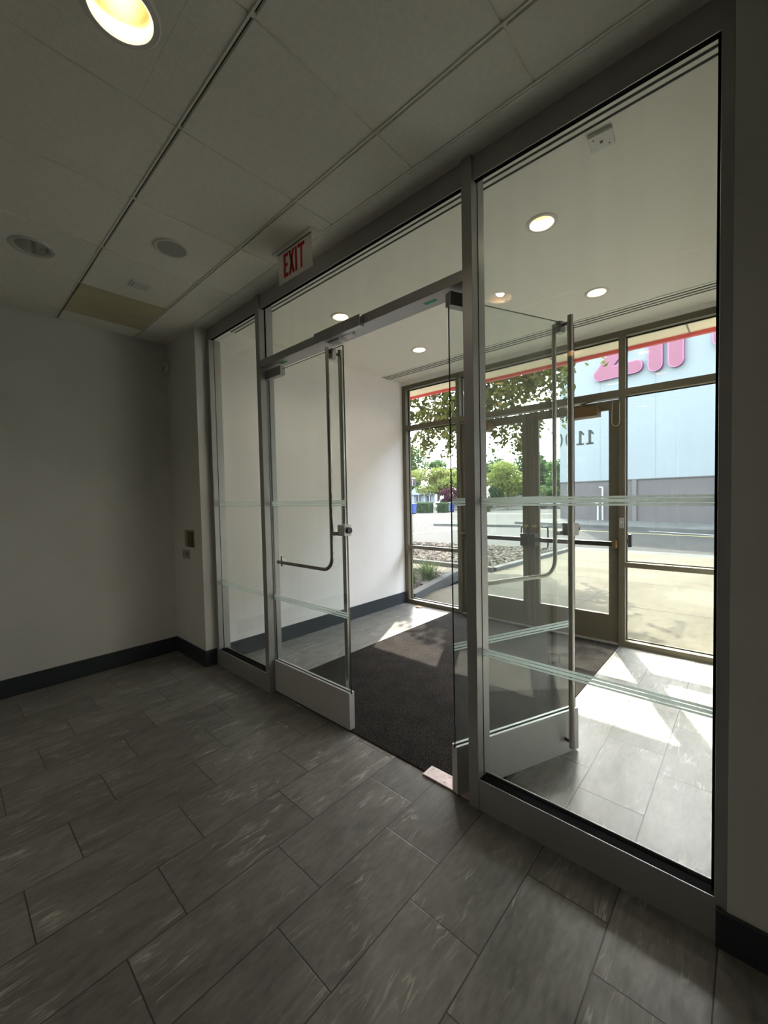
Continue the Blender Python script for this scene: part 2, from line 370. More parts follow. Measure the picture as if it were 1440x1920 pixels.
# ---------------------------------------------------------------- setting: lobby and vestibule shell
struct(box(XL-.2, XR+.2, -5.2, D1+.03, -.12, 0).build('floor', TILE), 'grey stone-look rectangular tile floor running from lobby into the vestibule', 'floor')
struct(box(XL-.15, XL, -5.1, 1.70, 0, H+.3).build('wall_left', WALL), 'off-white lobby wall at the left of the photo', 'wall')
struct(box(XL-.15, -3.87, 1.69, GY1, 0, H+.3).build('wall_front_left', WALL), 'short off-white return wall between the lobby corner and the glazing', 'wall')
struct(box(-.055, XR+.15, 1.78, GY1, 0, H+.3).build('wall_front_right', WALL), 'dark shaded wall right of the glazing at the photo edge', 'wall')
struct(MB().box(XR, XR+.15, -5.1, -3.3, 0, H+.3).box(XR, XR+.15, 1.1, 1.78, 0, H+.3).box(XR, XR+.15, -3.3, 1.1, 0, .12).box(XR, XR+.15, -3.3, 1.1, 2.95, H+.3).build('wall_right', WALL), 'lobby side wall with the opening of the added window, right of the camera', 'wall')
_w7 = thing('added_window', 'added unseen window letting daylight into the lobby, right of the camera', 'window', kind='structure')  # added out of view, brings daylight to the lobby
_m = MB()
for _y in (-3.3, 1.05): _m.box(XR+.03, XR+.12, _y, _y+.05, .12, 2.95)
_m.box(XR+.03, XR+.12, -3.3, 1.1, .12, .17).box(XR+.03, XR+.12, -3.3, 1.1, 2.90, 2.95).build('window_frame', ALU, _w7)
MB().pane(XR+.07, XR+.078, -3.25, 1.05, .17, 2.90).build('glass_pane', [GLASS, EDGE], _w7)
struct(box(XL-.15, XR+.15, -5.15, -5.0, 0, H+.3).build('wall_back', WALL), 'lobby back wall behind the camera', 'wall')
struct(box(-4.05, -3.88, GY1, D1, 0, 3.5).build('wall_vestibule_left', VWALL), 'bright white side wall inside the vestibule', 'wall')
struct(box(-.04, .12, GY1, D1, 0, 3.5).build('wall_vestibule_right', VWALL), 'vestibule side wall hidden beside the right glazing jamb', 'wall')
struct(MB().box(-3.87, -.055, GY0+.012, 1.835, 3.109, VH+.2).box(-3.87, -.055, 1.835, GY1, 3.195, VH+.2).build('wall_header', mat('header_paint', (.38, .375, .355), .6, noise=.03)), 'grey painted header strip above the interior glazing', 'wall header')
hm = MB().box(-4.0, .1, D0+.005, D1, 3.22, 3.5)
struct(hm.build('wall_storefront_header', VWALL), 'narrow white strip between vestibule ceiling and tan window head', 'wall header')

# baseboards
bz = .155
struct(MB().box(XL, XL+.012, -5.0, 1.69, 0, bz).build('baseboard_left', BASEB, bevel=.003), 'black rubber baseboard along the left lobby wall', 'baseboard')
struct(MB().box(XL, -3.858, 1.678, 1.69, 0, bz).box(-3.87, -3.858, 1.69, GY0+.01, 0, bz).build('baseboard_front_left', BASEB, bevel=.003), 'black rubber baseboard wrapping the short return wall corner', 'baseboard')
struct(MB().box(-.085, XR, 1.765, 1.78, 0, .135).box(-.085, -.07, 1.78, GY0+.0, 0, .135).build('baseboard_front_right', BASEB, bevel=.003), 'black rubber baseboard under the dark right wall', 'baseboard')
struct(MB().box(-3.88, -3.868, GY1, D0, 0, .165).build('baseboard_vestibule', BASEB, bevel=.003), 'dark slate baseboard along the bright vestibule wall', 'baseboard')

# lobby ceiling: boards in an exposed grid
T = .6096; X0 = -.657; Y0 = 1.396
XB = [X0 + T*k for k in range(-6, 7)]; YB = [Y0 - T*k for k in range(0, 11)]
LIT = (-1.571, .482); OFF = (-3.400, .482); SPK = (-2.790, 1.091)
added_lights = [(-1.571, -1.347), (-3.40, -1.347), (.258, -3.176), (-1.571, -3.176), (-3.40, -3.176)]  # unseen downlights added behind the camera to brighten the lobby
hol = {LIT, OFF, *added_lights}
tiles = MB(); grid = MB()
xe = [XL+.0] + [x for x in XB if XL+.05 < x < XR-.05] + [XR]
ye = sorted([-5.0] + [y for y in YB if y > -4.95]) + [1.672, GY0+.012]
stain = None
for i in range(len(xe)-1):
    for j in range(len(ye)-1):
        a, b, c, d = xe[i], xe[i+1], ye[j], ye[j+1]
        if j == len(ye)-2: continue
        gx, gy = .0045, .010
        A, B, C_, D_ = a+gx, b-gx, c+gy, d-gy*.6
        hs = [(h[0], h[1], .098) for h in hol if A < h[0] < B and C_ < h[1] < D_]
        if abs((a+b)/2 + 4.01) < .05 and abs((c+d)/2 - 1.09) < .05:
            stain = MB().box(A, B, C_, D_, H-.001, H+.018); continue
        if hs: holed(tiles, A, B, C_, D_, H, H+.018, hs)
        else: tiles.box(A, B, C_, D_, H, H+.018)
for x in xe[1:-1]: grid.box(x-.010, x+.010, -5.0, 1.672, H+.006, H+.010)
for y in ye[1:-1]: grid.box(XL, XR, y-.012, y-.0035, H-.004, H+.010)
ce = struct(tiles.build('ceiling', CEIL, bevel=.0015), 'suspended lobby ceiling of square off-white boards', 'ceiling')
grid.build('ceiling_grid', GRID, ce)
so_ = stain.build('stained_board', STAIN, ce); so_['label'] = 'yellow stained ceiling board'
MB().box(XL-.1, XR+.1, -5.1, 1.80, H+.24, H+.26).build('ceiling_void', DARKGAP, ce)
MB().box(XL, XR, 1.676, GY0+.012, H-.002, H+.02).box(XL, XR, 1.662, 1.672, H-.0035, H+.012).build('ceiling_edge_strip', CEIL, ce)
# vestibule ceiling
VL = [(-.988, 2.600), (-.988, 3.800), (-2.850, 2.600), (-2.850, 3.800)]
vc = holed(MB(), -3.9, -.02, GY1, D1, VH, VH+.02, [(x, y, .074) for x, y in VL])
struct(vc.build('ceiling_vestibule', VCEIL), 'smooth pale vestibule ceiling with round downlights', 'ceiling')
struct(MB().box(-4.0, .1, GY1-.1, D1, VH+.2, VH+.3).build('ceiling_deck', DARKGAP), 'dark deck above the vestibule ceiling', 'ceiling')

# ---------------------------------------------------------------- interior glazed partition
SEAM = [(.812, .802), (.798, .785), (.780, .772)]
SEAM2 = [(1.576, 1.568), (1.565, 1.549), (1.545, 1.536)]
def stripes(parent, x0, x1, y, tf=None, sign=1):
    for grp in (SEAM2, SEAM):
        m = MB()
        for z1, z0 in grp: m.box(min(x0,x1), max(x0,x1), y-.0012, y+.0002, z0, z1)
        s = m.build('frosted_stripe', FROST, parent)
def sidelight(name, x0, x1, label):
    r = thing(name, label, 'window', kind='structure')
    MB().box(x0, x1, GY0, GY1-.035, 0, .140).box(x0, x1, GY0, GY0+.004, .140, .156).box(x0, x1, GY1-.041, GY1-.035, .140, .156).build('bottom_sill', ALU, r)
    MB().box(x0, x1, GY0+.012, GY0+.016, 3.104, 3.109).box(x0, x1, 1.856, 1.870, 3.15, 3.195).build('top_channel', ALU, r)
    MB().box(x0, x1, GY0+.004, 1.844, .140, .152).box(x0, x1, 1.856, GY1-.041, .140, .150).box(x0, x1, 1.836, 1.846, 3.124, 3.195).box(x0, x1, GY0+.016, 1.836, 3.1085, 3.112).box(x1-.010, x1, 1.82, 1.846, .154, 3.13).box(x0, x0+.0015, 1.842, 1.846, .154, 3.13).build('gasket', GASKET, r)
    MB().pane(x0-.01, x1+.006, 1.846, 1.855, .145, 3.19).build('glass_pane', [GLASS, EDGE], r)
    stripes(r, x0, x1, 1.8445)
    return r
sidelight('window_1', -3.815, -2.975, 'narrow glass sidelight left of the silver-framed double doors')
sidelight('window_2', -1.015, -.09, 'tall glass sidelight right of the open glass door')
def mull(name, x0, x1, z1, label):
    struct(MB().box(x0, x1, GY0-.004, GY1, 0, z1).build(name, ALU, bevel=.002), label, 'mullion')
mull('trim_1', -2.975, -2.920, H, 'silver aluminium mullion at the hinge side of the closed glass door')
mull('trim_2', -1.070, -1.015, H, 'silver aluminium mullion between the doorway and the right glass sidelight')
struct(MB().box(-3.868, -3.815, GY0+.004, GY1, 0, 3.115).build('trim_3', ALU, bevel=.002), 'slim silver jamb strip against the left return wall', 'jamb')
struct(MB().box(-.09, -.055, GY0-.004, GY1, 0, 3.115).build('trim_4', ALU, bevel=.002), 'slim silver jamb strip against the dark right wall', 'jamb')
tw = thing('window_3', 'wide glass transom above the interior glass doors', 'window', kind='structure')
MB().box(-2.92, -1.07, GY0, GY1+.005, 2.643, 2.700).build('header_bar', ALU, tw, bevel=.0015)
MB().box(-2.92, -1.07, GY0+.012, GY0+.016, 3.104, 3.109).box(-2.92, -1.07, 1.856, 1.870, 3.15, 3.195).build('top_channel', ALU, tw)
MB().pane(-2.93, -1.06, 1.846, 1.855, 2.69, 3.19).build('glass_pane', [GLASS, EDGE], tw)
MB().box(-2.92, -1.07, 1.836, 1.846, 3.124, 3.195).box(-2.92, -2.917, 1.836, 1.846, 2.70, 3.13).box(-2.92, -1.07, GY0+.016, 1.836, 3.1085, 3.112).build('gasket', GASKET, tw)
MB().box(-2.192, -1.755, 1.752, GY0, 2.622, 2.690).build('lock_housing', ALU_D, tw, bevel=.002)
MB().box(-2.10, -2.00, GY0+.01, 1.87, 2.618, 2.643).box(-1.97, -1.90, GY0+.015, 1.86, 2.628, 2.643).build('strike_bracket', ALU_L, tw, bevel=.002)
for x in (-1.30, -2.68):
    s = MB().box(x-.045, x+.03, 1.842, 1.864, 2.6415, 2.643).build('green_sticker', GREEN, tw); s['label'] = 'small green sticker'

# interior glass door leaf; local x runs along the leaf (sg=+1 or -1), +y is the vestibule side
def glass_door(name, sg, loc, ang, label):
    r = thing(name, label, 'door', loc, ang, kind='structure')
    S0, S1 = -.065, .830
    X = lambda a: sg*a
    bx = lambda a, b, y0, y1, z0, z1: MB().box(min(X(a), X(b)), max(X(a), X(b)), y0, y1, z0, z1)
    MB().pane(min(X(S0+.004), X(S1)), max(X(S0+.004), X(S1)), -.006, .006, .26, 2.60).build('glass_panel', [GLASS_D, EDGE], r)
    m = MB()
    a, b = sorted((X(S0), X(S1+.005)))
    m.box(a, b, -.023, .023, .012, .255).box(a, b, -.023, -.008, .255, .268).box(a, b, .008, .023, .255, .268)
    m.build('bottom_rail', ALU_L, r, bevel=.0015)
    MB().box(a+.001, b-.001, -.0075, .0075, .255, .262).build('rail_gasket', GASKET, r)
    bx(S0, .135, -.022, .022, 2.555, 2.625).build('top_patch', ALU_D, r, bevel=.002)
    stripes(r, X(S0+.004), X(S1), -.006)
    # inner L-shaped push bar
    xp = S1-.110; yi = -.045; pts = [(X(xp), yi, 2.60), (X(xp), yi, 1.19)]
    for k in range(1, 9):
        t = k/8*math.pi/2; pts.append((X(xp-.095*(1-math.cos(t))), yi, 1.19-.095*math.sin(t)))
    pts += [(X(.16), yi, 1.095), (X(.06), yi, 1.095)]
    pb = MB().tube(pts, .0125, 18)
    pb.tube([(X(.06), yi, 1.095), (X(.06), yi+.02, 1.095), (X(.06), .0, 1.095)], .008, 12)
    pb.build('push_bar', STEEL, r, smooth=True)
    bx(.05, .07, -.012, .012, 1.055, 1.135).build('bar_clamp', ALU_D, r, bevel=.002)
    # outer straight pull pole
    MB().tube([(X(xp), .072, .075), (X(xp), .072, 2.61)], .0165, 20).build('pull_pole', STEEL, r, smooth=True)
    pm = MB().tube([(X(xp), -.045, 2.575), (X(xp), .072, 2.575)], .008, 12).tube([(X(xp), .015, .105), (X(xp), .072, .105)], .009, 12)
    pm.build('pole_standoff', BLACKM, r, smooth=True)
    bx(xp-.022, xp+.022, -.018, .018, 2.535, 2.600).build('top_clamp', ALU_D, r, bevel=.002)
    lk = bx(xp+.045, xp+.115, -.032, .032, 1.335, 1.410).build('lock_case', ALU_L, r, bevel=.003)
    lm = MB()
    lm.tube([(X(xp+.114), .004, 1.372), (X(xp+.132), .004, 1.372)], .021, 20)
    lm.build('lock_cylinder', GLDARK, lk, smooth=True)
    bx(xp, xp+.05, -.060, -.020, 1.338, 1.362).build('lock_arm', ALU_D, r, bevel=.002)
    bx(xp-.004, xp+.014, -.045, -.040, 1.30, 1.46).build('lock_strap', STEEL, r)
    return r
glass_door('door_1', 1, (-2.848, 1.855, 0), 0, 'closed interior glass door at left with steel push bar and silver bottom rail')
glass_door('door_2', -1, (-1.137, 1.858, 0), math.radians(66.9-180), 'interior glass door swung open into vestibule beside the right sidelight')

# ---------------------------------------------------------------- storefront
def sfwin(name, x0, x1, rails, label):
    r = thing(name, label, 'window', kind='structure')
    m = MB()
    for z0, z1 in rails: m.box(x0, x1, D0, D1, z0, z1)
    m.build('window_rail', BRONZE, r, bevel=.002)
    g = MB(); gs = MB(); zz = sorted(rails)
    for (a0, a1), (b0, b1) in zip(zz[:-1], zz[1:]):
        g = MB().pane(x0, x1, 4.795, 4.803, a1, b0).build('glass_pane', [GLASS_S, EDGE], r)
        gs.box(x0, x1, 4.788, 4.80, a1, a1+.008).box(x0, x1, 4.788, 4.80, b0-.008, b0).box(x0, x0+.006, 4.788, 4.80, a1, b0).box(x1-.006, x1, 4.788, 4.80, a1, b0)
    gs.build('gasket', GASKET, r)
    return r
sfwin('window_4', -3.815, -2.952, [(0, .058), (.822, .872), (2.565, 2.635), (3.162, 3.222)], 'tall tan-framed storefront window against the bright vestibule wall')
sfwin('window_5', -.968, -.04, [(0, .058), (.822, .872), (2.565, 2.635), (3.162, 3.222)], 'tall tan-framed storefront window right of the exterior doors')
sfwin('window_6', -2.897, -1.026, [(2.565, 2.635), (3.162, 3.222)], 'tan-framed transom window above the exterior double doors')
for n_, x0, x1, lb in (('trim_5', -3.88, -3.815, 'tan storefront jamb against the bright vestibule wall'), ('trim_6', -2.952, -2.897, 'tan storefront mullion left of the exterior doors'), ('trim_7', -1.026, -.968, 'tan storefront mullion right of the exterior doors')):
    t_ = MB().box(x0, x1, D0, D1, 0, 3.222).build(n_, BRONZE, bevel=.002); struct(t_, lb, 'mullion')
    if n_ == 'trim_7':
        k_ = MB().box(-1.020, -.976, D0-.006, D0, 1.222, 1.330).build('key_plate', ALU, t_, bevel=.002)
        MB().tube([(-.998, D0-.012, 1.285), (-.998, D0-.004, 1.285)], .014, 16).build('key_cylinder', ALU_L, k_, smooth=True)
        pts = [(-1.075+.0, D0-.02, 2.52), (-1.08, D0-.03, 2.40)]
        for k in range(9):
            t = math.pi*k/8; pts.append((-1.045-.036*math.cos(t), D0-.03, 2.31-.045*math.sin(t)))
        pts += [(-1.012, D0-.025, 2.42), (-1.016, D0-.01, 2.50)]
        MB().tube(pts, .0035, 8).build('cable_loop', CABLE, t_, smooth=True)
        MB().box(-.968, -.938, 4.85, 4.90, 1.015, 1.150).build('card_reader', BLACKM, t_, bevel=.003)
        MB().box(-.998, -.96, 4.83, 4.87, 1.06, 1.10).build('reader_bracket', BLACKM, t_)
def alu_door(name, x0, x1, hinge, label):
    r = thing(name, label, 'door', (x0 if hinge < 0 else x1, 4.78, 0), 0, kind='structure')
    ox = -(x0 if hinge < 0 else x1); B = lambda a, b, y0, y1, z0, z1: MB().box(a+ox, b+ox, y0-4.78, y1-4.78, z0, z1)
    st = .095
    B(x0, x0+st, 4.755, 4.800, .015, 2.545).build('stile', BRONZE, r, bevel=.002)
    B(x1-st, x1, 4.755, 4.800, .015, 2.545).build('stile', BRONZE, r, bevel=.002)
    B(x0+st, x1-st, 4.755, 4.800, .015, .300).build('bottom_rail', BRONZE, r, bevel=.002)
    B(x0+st, x1-st, 4.755, 4.800, 2.450, 2.545).build('top_rail', BRONZE, r, bevel=.002)
    MB().pane(x0+st+ox, x1-st+ox, -.008, 0, .30, 2.45).build('glass_panel', [GLASS_S, EDGE], r)
    # exit device
    bar = B(x0+.03, x1-.03, 4.66, 4.715, 1.035, 1.085).build('push_bar', BLACKM, r, bevel=.004)
    e = B(x1-.045, x1-.005, 4.655, 4.755, 1.02, 1.10) if hinge > 0 else B(x0+.005, x0+.045, 4.655, 4.755, 1.02, 1.10)
    e.build('end_cap', BRONZE_D, bar, bevel=.003)
    e = B(x0+.005, x0+.085, 4.65, 4.755, .98, 1.13) if hinge > 0 else B(x1-.085, x1-.005, 4.65, 4.755, .98, 1.13)
    e.build('latch_case', BLACKM, bar, bevel=.004)
    xc = x0+.045 if hinge > 0 else x1-.045
    for za, zb in ((.02, .98), (1.13, 2.54)):
        B(xc-.008, xc+.008, 4.735, 4.752, za, zb).build('latch_rod', BRONZE, bar)
    B(xc-.02, xc+.02, 4.72, 4.755, 1.20, 1.225).build('rod_guide', mat('brass', (.65, .45, .15), .3, metal=.9), bar)
    # outer pull
    xp = (x0+.12 if hinge > 0 else x1-.12)+ox
    pts = [(xp, .02, 1.20), (xp+.03*hinge, .08, 1.20), (xp+.04*hinge, .08, 1.17), (xp+.04*hinge, .08, .98), (xp+.03*hinge, .08, .95), (xp, .02, .95)]
    MB().tube(pts, .009, 10).build('pull_handle', BLACKM, r, smooth=True)
    xa, xb = (x1-.47, x1-.165) if hinge > 0 else (x0+.165, x0+.47)
    cl = B(xa, xb, 4.60, 4.752, 2.385, 2.487).build('door_closer', BRONZE_D, r, bevel=.004)
    MB().tube([((xa+.12 if hinge>0 else xb-.12)+ox, -.09, 2.487), ((xa+.12 if hinge>0 else xb-.12)+ox, -.09, 2.53)], .022, 12).tube([((xa+.12 if hinge>0 else xb-.12)+ox, -.09, 2.53), ((xa+.30 if hinge>0 else xb-.30)+ox, -.035, 2.585)], .010, 8).build('closer_arm', BRONZE_D, cl, smooth=True)
    return r, ox
alu_door('door_3', -2.893, -1.963, -1, 'left leaf of the tan exterior double doors, partly hidden by the mullion')
d4, ox4 = alu_door('door_4', -1.957, -1.030, 1, 'right leaf of the exterior double doors, with door closer and numbers on its glass')
struct(MB().box(-2.895, -1.028, D0-.01, D1+.02, 0, .013).build('trim_8', ALU, bevel=.002), 'low metal threshold under the exterior doors', 'threshold')
# address numbers, readable from the street
def ring(cx, cz, rx, rz, wx, wz, n=28):
    P = []; o_ = [(cx+rx*math.cos(2*math.pi*k/n), cz+rz*math.sin(2*math.pi*k/n)) for k in range(n)]
    i_ = [(cx+(rx-wx)*math.cos(2*math.pi*k/n), cz+(rz-wz)*math.sin(2*math.pi*k/n)) for k in range(n)]
    return o_, i_
NUM = mat('grey_vinyl', (.30, .31, .26), .7, alpha=.62)
def number(kind, cx):
    m = MB(); y0, y1 = 4.7815-4.78, 4.784-4.78; x = cx+ox4
    if kind == '1':
        m.box(x-.014, x+.014, y0, y1, 2.115, 2.265); m.box(x-.038, x+.038, y0, y1, 2.115, 2.135)
        m.prism([(x+.012, 2.268), (x+.040, 2.235), (x+.040, 2.213), (x+.012, 2.238)], y0, y1)
        m.prism([(x-.014, 2.265), (x+.014, 2.265), (x+.012, 2.271), (x-.014, 2.271)], y0, y1)
    else:
        o_, i_ = ring(x, 2.192, .044, .080, .019, .013); n = len(o_)
        vs_ = [(a, y0, b) for a, b in o_+i_]+[(a, y1, b) for a, b in o_+i_]; fs_ = []
        for k in range(n):
            l = (k+1) % n; fs_ += [(k, l, n+l, n+k), (2*n+k, 3*n+k, 3*n+l, 2*n+l), (k, 2*n+k, 2*n+l, l), (n+k, n+l, 3*n+l, 3*n+k)]
        m.add(vs_, fs_)
    m.build('address_number', NUM, d4)
for k_, cx in (('1', -1.315), ('1', -1.412), ('0', -1.525), ('0', -1.640)): number(k_, cx)

# ---------------------------------------------------------------- entrance mat and floor plate
tag(MB().box(-3.035, -1.012, 1.838, 4.700, .0005, .008).build('entrance_mat', MATM, bevel=.003), 'large charcoal entrance mat covering the vestibule floor between both doors', 'mat')
t = tag(MB().box(-1.385, -1.085, 1.808, 1.900, .001, .010).build('closer_cover_plate', BRASS, bevel=.002), 'shiny metal floor plate at the foot of the silver mullion in the doorway', 'floor plate')
m = MB()
for x, y in ((-1.36, 1.83), (-1.36, 1.88), (-1.25, 1.83), (-1.25, 1.88)): MB().tube([(x, y, .010), (x, y, .0112)], .005, 10).build('screw', ALU_D, t)
lf = MB().add([(0,0,.012),(.05,.02,.02),(.10,0,.012),(.06,-.025,.016),(.02,-.03,.006),(.11,.04,.01),(.03,.045,.012)], [(0,4,3,1),(1,3,2),(0,1,6),(1,2,5)])
tag(lf.build('dry_leaf', LEAFB, loc=(-3.60, 4.60, .002)), 'tan dry leaf on the tiles below the left storefront window', 'leaf')
bpy.data.objects['dry_leaf'].modifiers.new('s', 'SOLIDIFY').thickness = .002

# ---------------------------------------------------------------- ceiling fixtures
def downlight(x, y, z, r, label, lit=True, group='recessed downlights', watt=30, seen=True):
    t = thing('recessed_light', label, 'ceiling light', (x, y, z), 0, group)
    MB().lathe([(r-.006, -.001), (r+.002, -.007), (r+.020, -.006), (r+.025, -.0005)], 0, 0, 48).build('trim_ring', WHITEP if lit else ALU_L, t, smooth=True)
    MB().lathe([(r-.004, 0), (r-.006, .03), (r*.80, .09), (r*.62, .13), (.03, .15)], 0, 0, 48).build('reflector', REFL if lit else REFL_OFF, t, smooth=True)
    b = MB().lathe([(.001, .075), (.022, .080), (.034, .100), (.034, .120), (.020, .145)], 0, 0, 28).build('bulb', BULB if lit else BULB_OFF, t, smooth=True)
    if lit:
        l = bpy.data.lights.new('lamp_beam', 'SPOT'); l.energy = watt; l.color = (1, .89, .74); l.shadow_soft_size = .035
        l.spot_size = math.radians(150); l.spot_blend = .35
        o = bpy.data.objects.new('lamp_beam', l); COL.objects.link(o); o.parent = t; o.location = (0, 0, .052)
    return t
downlight(*LIT, H, .094, 'lit warm downlight in the lobby ceiling, at the top of the photo', watt=5)
downlight(*OFF, H, .094, 'unlit silver downlight in the lobby ceiling, at the left', lit=False)
for (x, y), lb in zip(added_lights, ('added downlight behind the camera, second row from the doors', 'added downlight behind the camera toward the left wall', 'added downlight near the back wall, right side', 'added downlight near the back wall, middle', 'added downlight near the back wall, left side')):
    downlight(x, y, H, .094, lb, watt=5)
for (x, y), lb in zip(VL, ('vestibule downlight seen large through the right sidelight', 'vestibule downlight near the storefront above the open glass door', 'vestibule downlight seen through the transom just above the door header', 'vestibule downlight near the storefront, seen through the open doorway')):
    downlight(x, y, VH, .070, lb, watt=7)
# speaker
t = thing('ceiling_speaker', 'round grey ceiling speaker between the unlit downlight and the exit sign', 'speaker', (*SPK, H))
MB().lathe([(.082, -.004), (.088, -.009), (.100, -.008), (.104, -.0005)], 0, 0, 48).build('trim_ring', WHITEP, t, smooth=True)
MB().lathe([(.0005, -.006), (.04, -.006), (.084, -.005), (.084, -.0005)], 0, 0, 48).build('grille', MESHG, t, smooth=True)
t = thing('ceiling_cover_plate', 'small white rectangular plate on the board beside the stained one', 'cover plate', (-3.42, 1.10, H))
MB().box(-.055, .055, -.062, .062, -.014, -.0005).build('plate', WHITEP, t, bevel=.003)
MB().box(-.035, .035, -.050, -.044, -.0155, -.014).build('slot', GREYP, t)
t = thing('ceiling_sensor_box', 'small square white box on the vestibule ceiling above the right sidelight', 'sensor', (-.548, 2.19, VH), math.radians(6))
MB().box(-.052, .052, -.052, .052, -.020, -.0005).build('housing', WHITEP, t, bevel=.004)
MB().tube([(.0, .0, -.0225), (.0, .0, -.019)], .007, 12).build('lens', BLACKM, t)
for q_ in (-1, 1): MB().tube([(.03*q_, .028*q_, -.0215), (.03*q_, .028*q_, -.019)], .0035, 8).build('screw', BLACKM, t)
# linear slot diffusers
def slot_diffuser(name, y0, y1, label, bars):
    t = thing(name, label, 'air diffuser', (-1.96, (y0+y1)/2, VH)); h = (y1-y0)/2; L_ = 1.915
    fr = MB(); cy_ = (y0+y1)/2
    for a, b in bars: fr.box(-L_, L_, a-cy_, b-cy_, -.006, -.0005)
    fr.build('diffuser_bar', GRID, t)
    sl_ = MB()
    for (a, b), (c, d) in zip(bars[:-1], bars[1:]): sl_.box(-L_, L_, b-cy_, c-cy_, -.0022, -.0005)
    sl_.build('slot', mat('slot_shadow', (.07, .07, .065), .9), t)
slot_diffuser('slot_air_diffuser', 1.995, 2.115, 'linear air slot in the vestibule ceiling close behind the interior glazing', [(1.995, 2.042), (2.060, 2.083), (2.100, 2.115)])
slot_diffuser('slot_air_diffuser', 4.30, 4.47, 'linear air slot in the vestibule ceiling beside the storefront', [(4.27, 4.30), (4.328, 4.355), (4.383, 4.41), (4.438, 4.47)])
# exit sign
t = thing('exit_sign', 'clear exit sign with red letters hanging from the lobby ceiling above the doors', 'exit sign', (-2.183, 1.61, H))
MB().box(-.212, .205, -.032, .030, -.007, -.0005).build('canopy', WHITEP, t, bevel=.002)
MB().box(-.185, .175, -.007, .003, -.0085, -.007).build('slot', DARKGAP, t)
acr = bpy.data.materials.new('clear_acrylic'); acr.use_nodes = True; _t = acr.node_tree; _b = _t.nodes['Principled BSDF']
_b.inputs['Base Color'].default_value = (.95, .90, .86, 1); _b.inputs['Roughness'].default_value = .3; _b.inputs['Alpha'].default_value = .5
pn = MB().box(-.180, .178, -.004, .000, -.205, -.0075).build('sign_panel', acr, t, bevel=.001)
lt = MB()
def lbox(x0, x1, z0, z1): lt.box(x0, x1, -.0065, -.0042, z0, z1)
zt, zb = -.028, -.178; sw = .018
lbox(-.115, -.115+sw, zb, zt); lbox(-.115+sw, -.068, zt-.022, zt); lbox(-.115+sw, -.075, -.112, -.092); lbox(-.115+sw, -.068, zb, zb+.022)
def pr2(p): lt.prism(p, -.0065, -.0042)
pr2([(-.060, zt), (-.040, zt), (.002, zb), (-.018, zb)]); pr2([(-.020, zt), (.000, zt), (-.040, zb), (-.060, zb)])
lbox(.010, .010+sw, zb, zt)
lbox(.040, .108, zt-.022, zt); lbox(.065, .065+sw, zb, zt-.022)
lt.build('exit_lettering', RED, t)
# wall items
t = thing('motion_sensor', 'small white sensor high in the dark lobby corner', 'sensor', (-4.50, 1.685, 2.965))
MB().box(-.035, .035, -.045, -.002, -.05, .05).build('housing', WHITEP, t, bevel=.008)
MB().box(-.022, .022, -.049, -.045, -.03, .01).build('lens', GREYP, t, bevel=.003)
t = thing('wall_control_plate', 'brown and white control plate on the short return wall', 'wall plate', (-4.15, 1.69, 1.22))
MB().box(-.10, .115, -.006, -.0005, -.085, .085).build('back_plate', mat('yellowed_plate', (.36, .31, .20), .6, noise=.25, nscale=25), t, bevel=.002)
MB().box(.0, .105, -.022, -.006, -.078, .070).build('control_box', mat('brown_box', (.12, .09, .04), .5, noise=.3, nscale=20), t, bevel=.004)
MB().box(-.07, -.01, -.016, -.006, -.03, .055).build('button_panel', GREYP, t, bevel=.003)
t = thing('wall_outlet_plate', 'small grey outlet plate below the control plate on the return wall', 'wall plate', (-4.245, 1.69, 1.06))
MB().box(-.075, .09, -.006, -.0005, -.045, .045).build('plate', mat('dull_plate', (.42, .42, .39), .6), t, bevel=.002)
MB().box(-.05, -.03, -.0075, -.006, -.012, .006).build('socket_slot', BLACKM, t)
MB().box(.03, .05, -.0075, -.006, -.02, .025).build('socket_slot', BLACKM, t)

# ---------------------------------------------------------------- outside: canopy over the entrance
t = thing('entrance_canopy', 'flat cream entrance canopy with red edge outside the storefront', 'canopy', (0, 4.85, 3.36), kind='structure')
sp = holed(MB(), -9, 4.5, .012, .90, 0, .02, [(-1.25+.03, .32, .078), (-2.78, .32, .078)]).build('soffit_panel', SOFFIT, t)
m = MB()
for x in (-7.8, -6.35, -4.9, -3.435, -1.985, -.543, .9, 2.35): m.box(x-.008, x+.008, .012, .895, -.003, -.0003)
m.build('soffit_joint', mat('soffit_joint_dark', (.25, .22, .18), .8), t)
MB().box(-9, 4.5, .90, .955, -.040, .62).build('fascia', REDM, t, bevel=.003)
MB().box(-9, 4.5, .012, .90, .55, .60).build('canopy_roof', GREYP, t)
for x in (-1.22, -2.78):
    q = MB().lathe([(.074, -.001), (.078, -.010), (.110, -.008), (.118, -.0005)], 0, 0, 40).build('light_trim', SOFFIT, t, smooth=True); q.location = (x, .32, 0)
    MB().lathe([(.077, 0), (.070, .05), (.04, .09), (.001, .09)], 0, 0, 40).build('light_reflector', REFL_OFF, q, smooth=True)
# building wall outside around the storefront
struct(MB().box(-12, -4.05, 4.62, D1+.012, -.1, 4.2).box(.12, 3.15, 4.62, D1+.012, -.1, 4.2).box(3.15, 3.3, 1.78, D1+.012, -.1, 4.2).box(-4.05, .12, D0+.02, D1+.012, 3.5, 4.2).build('wall_exterior', mat('stucco', (.62, .58, .48), .85, noise=.04)), 'pale exterior wall either side of the storefront', 'wall')

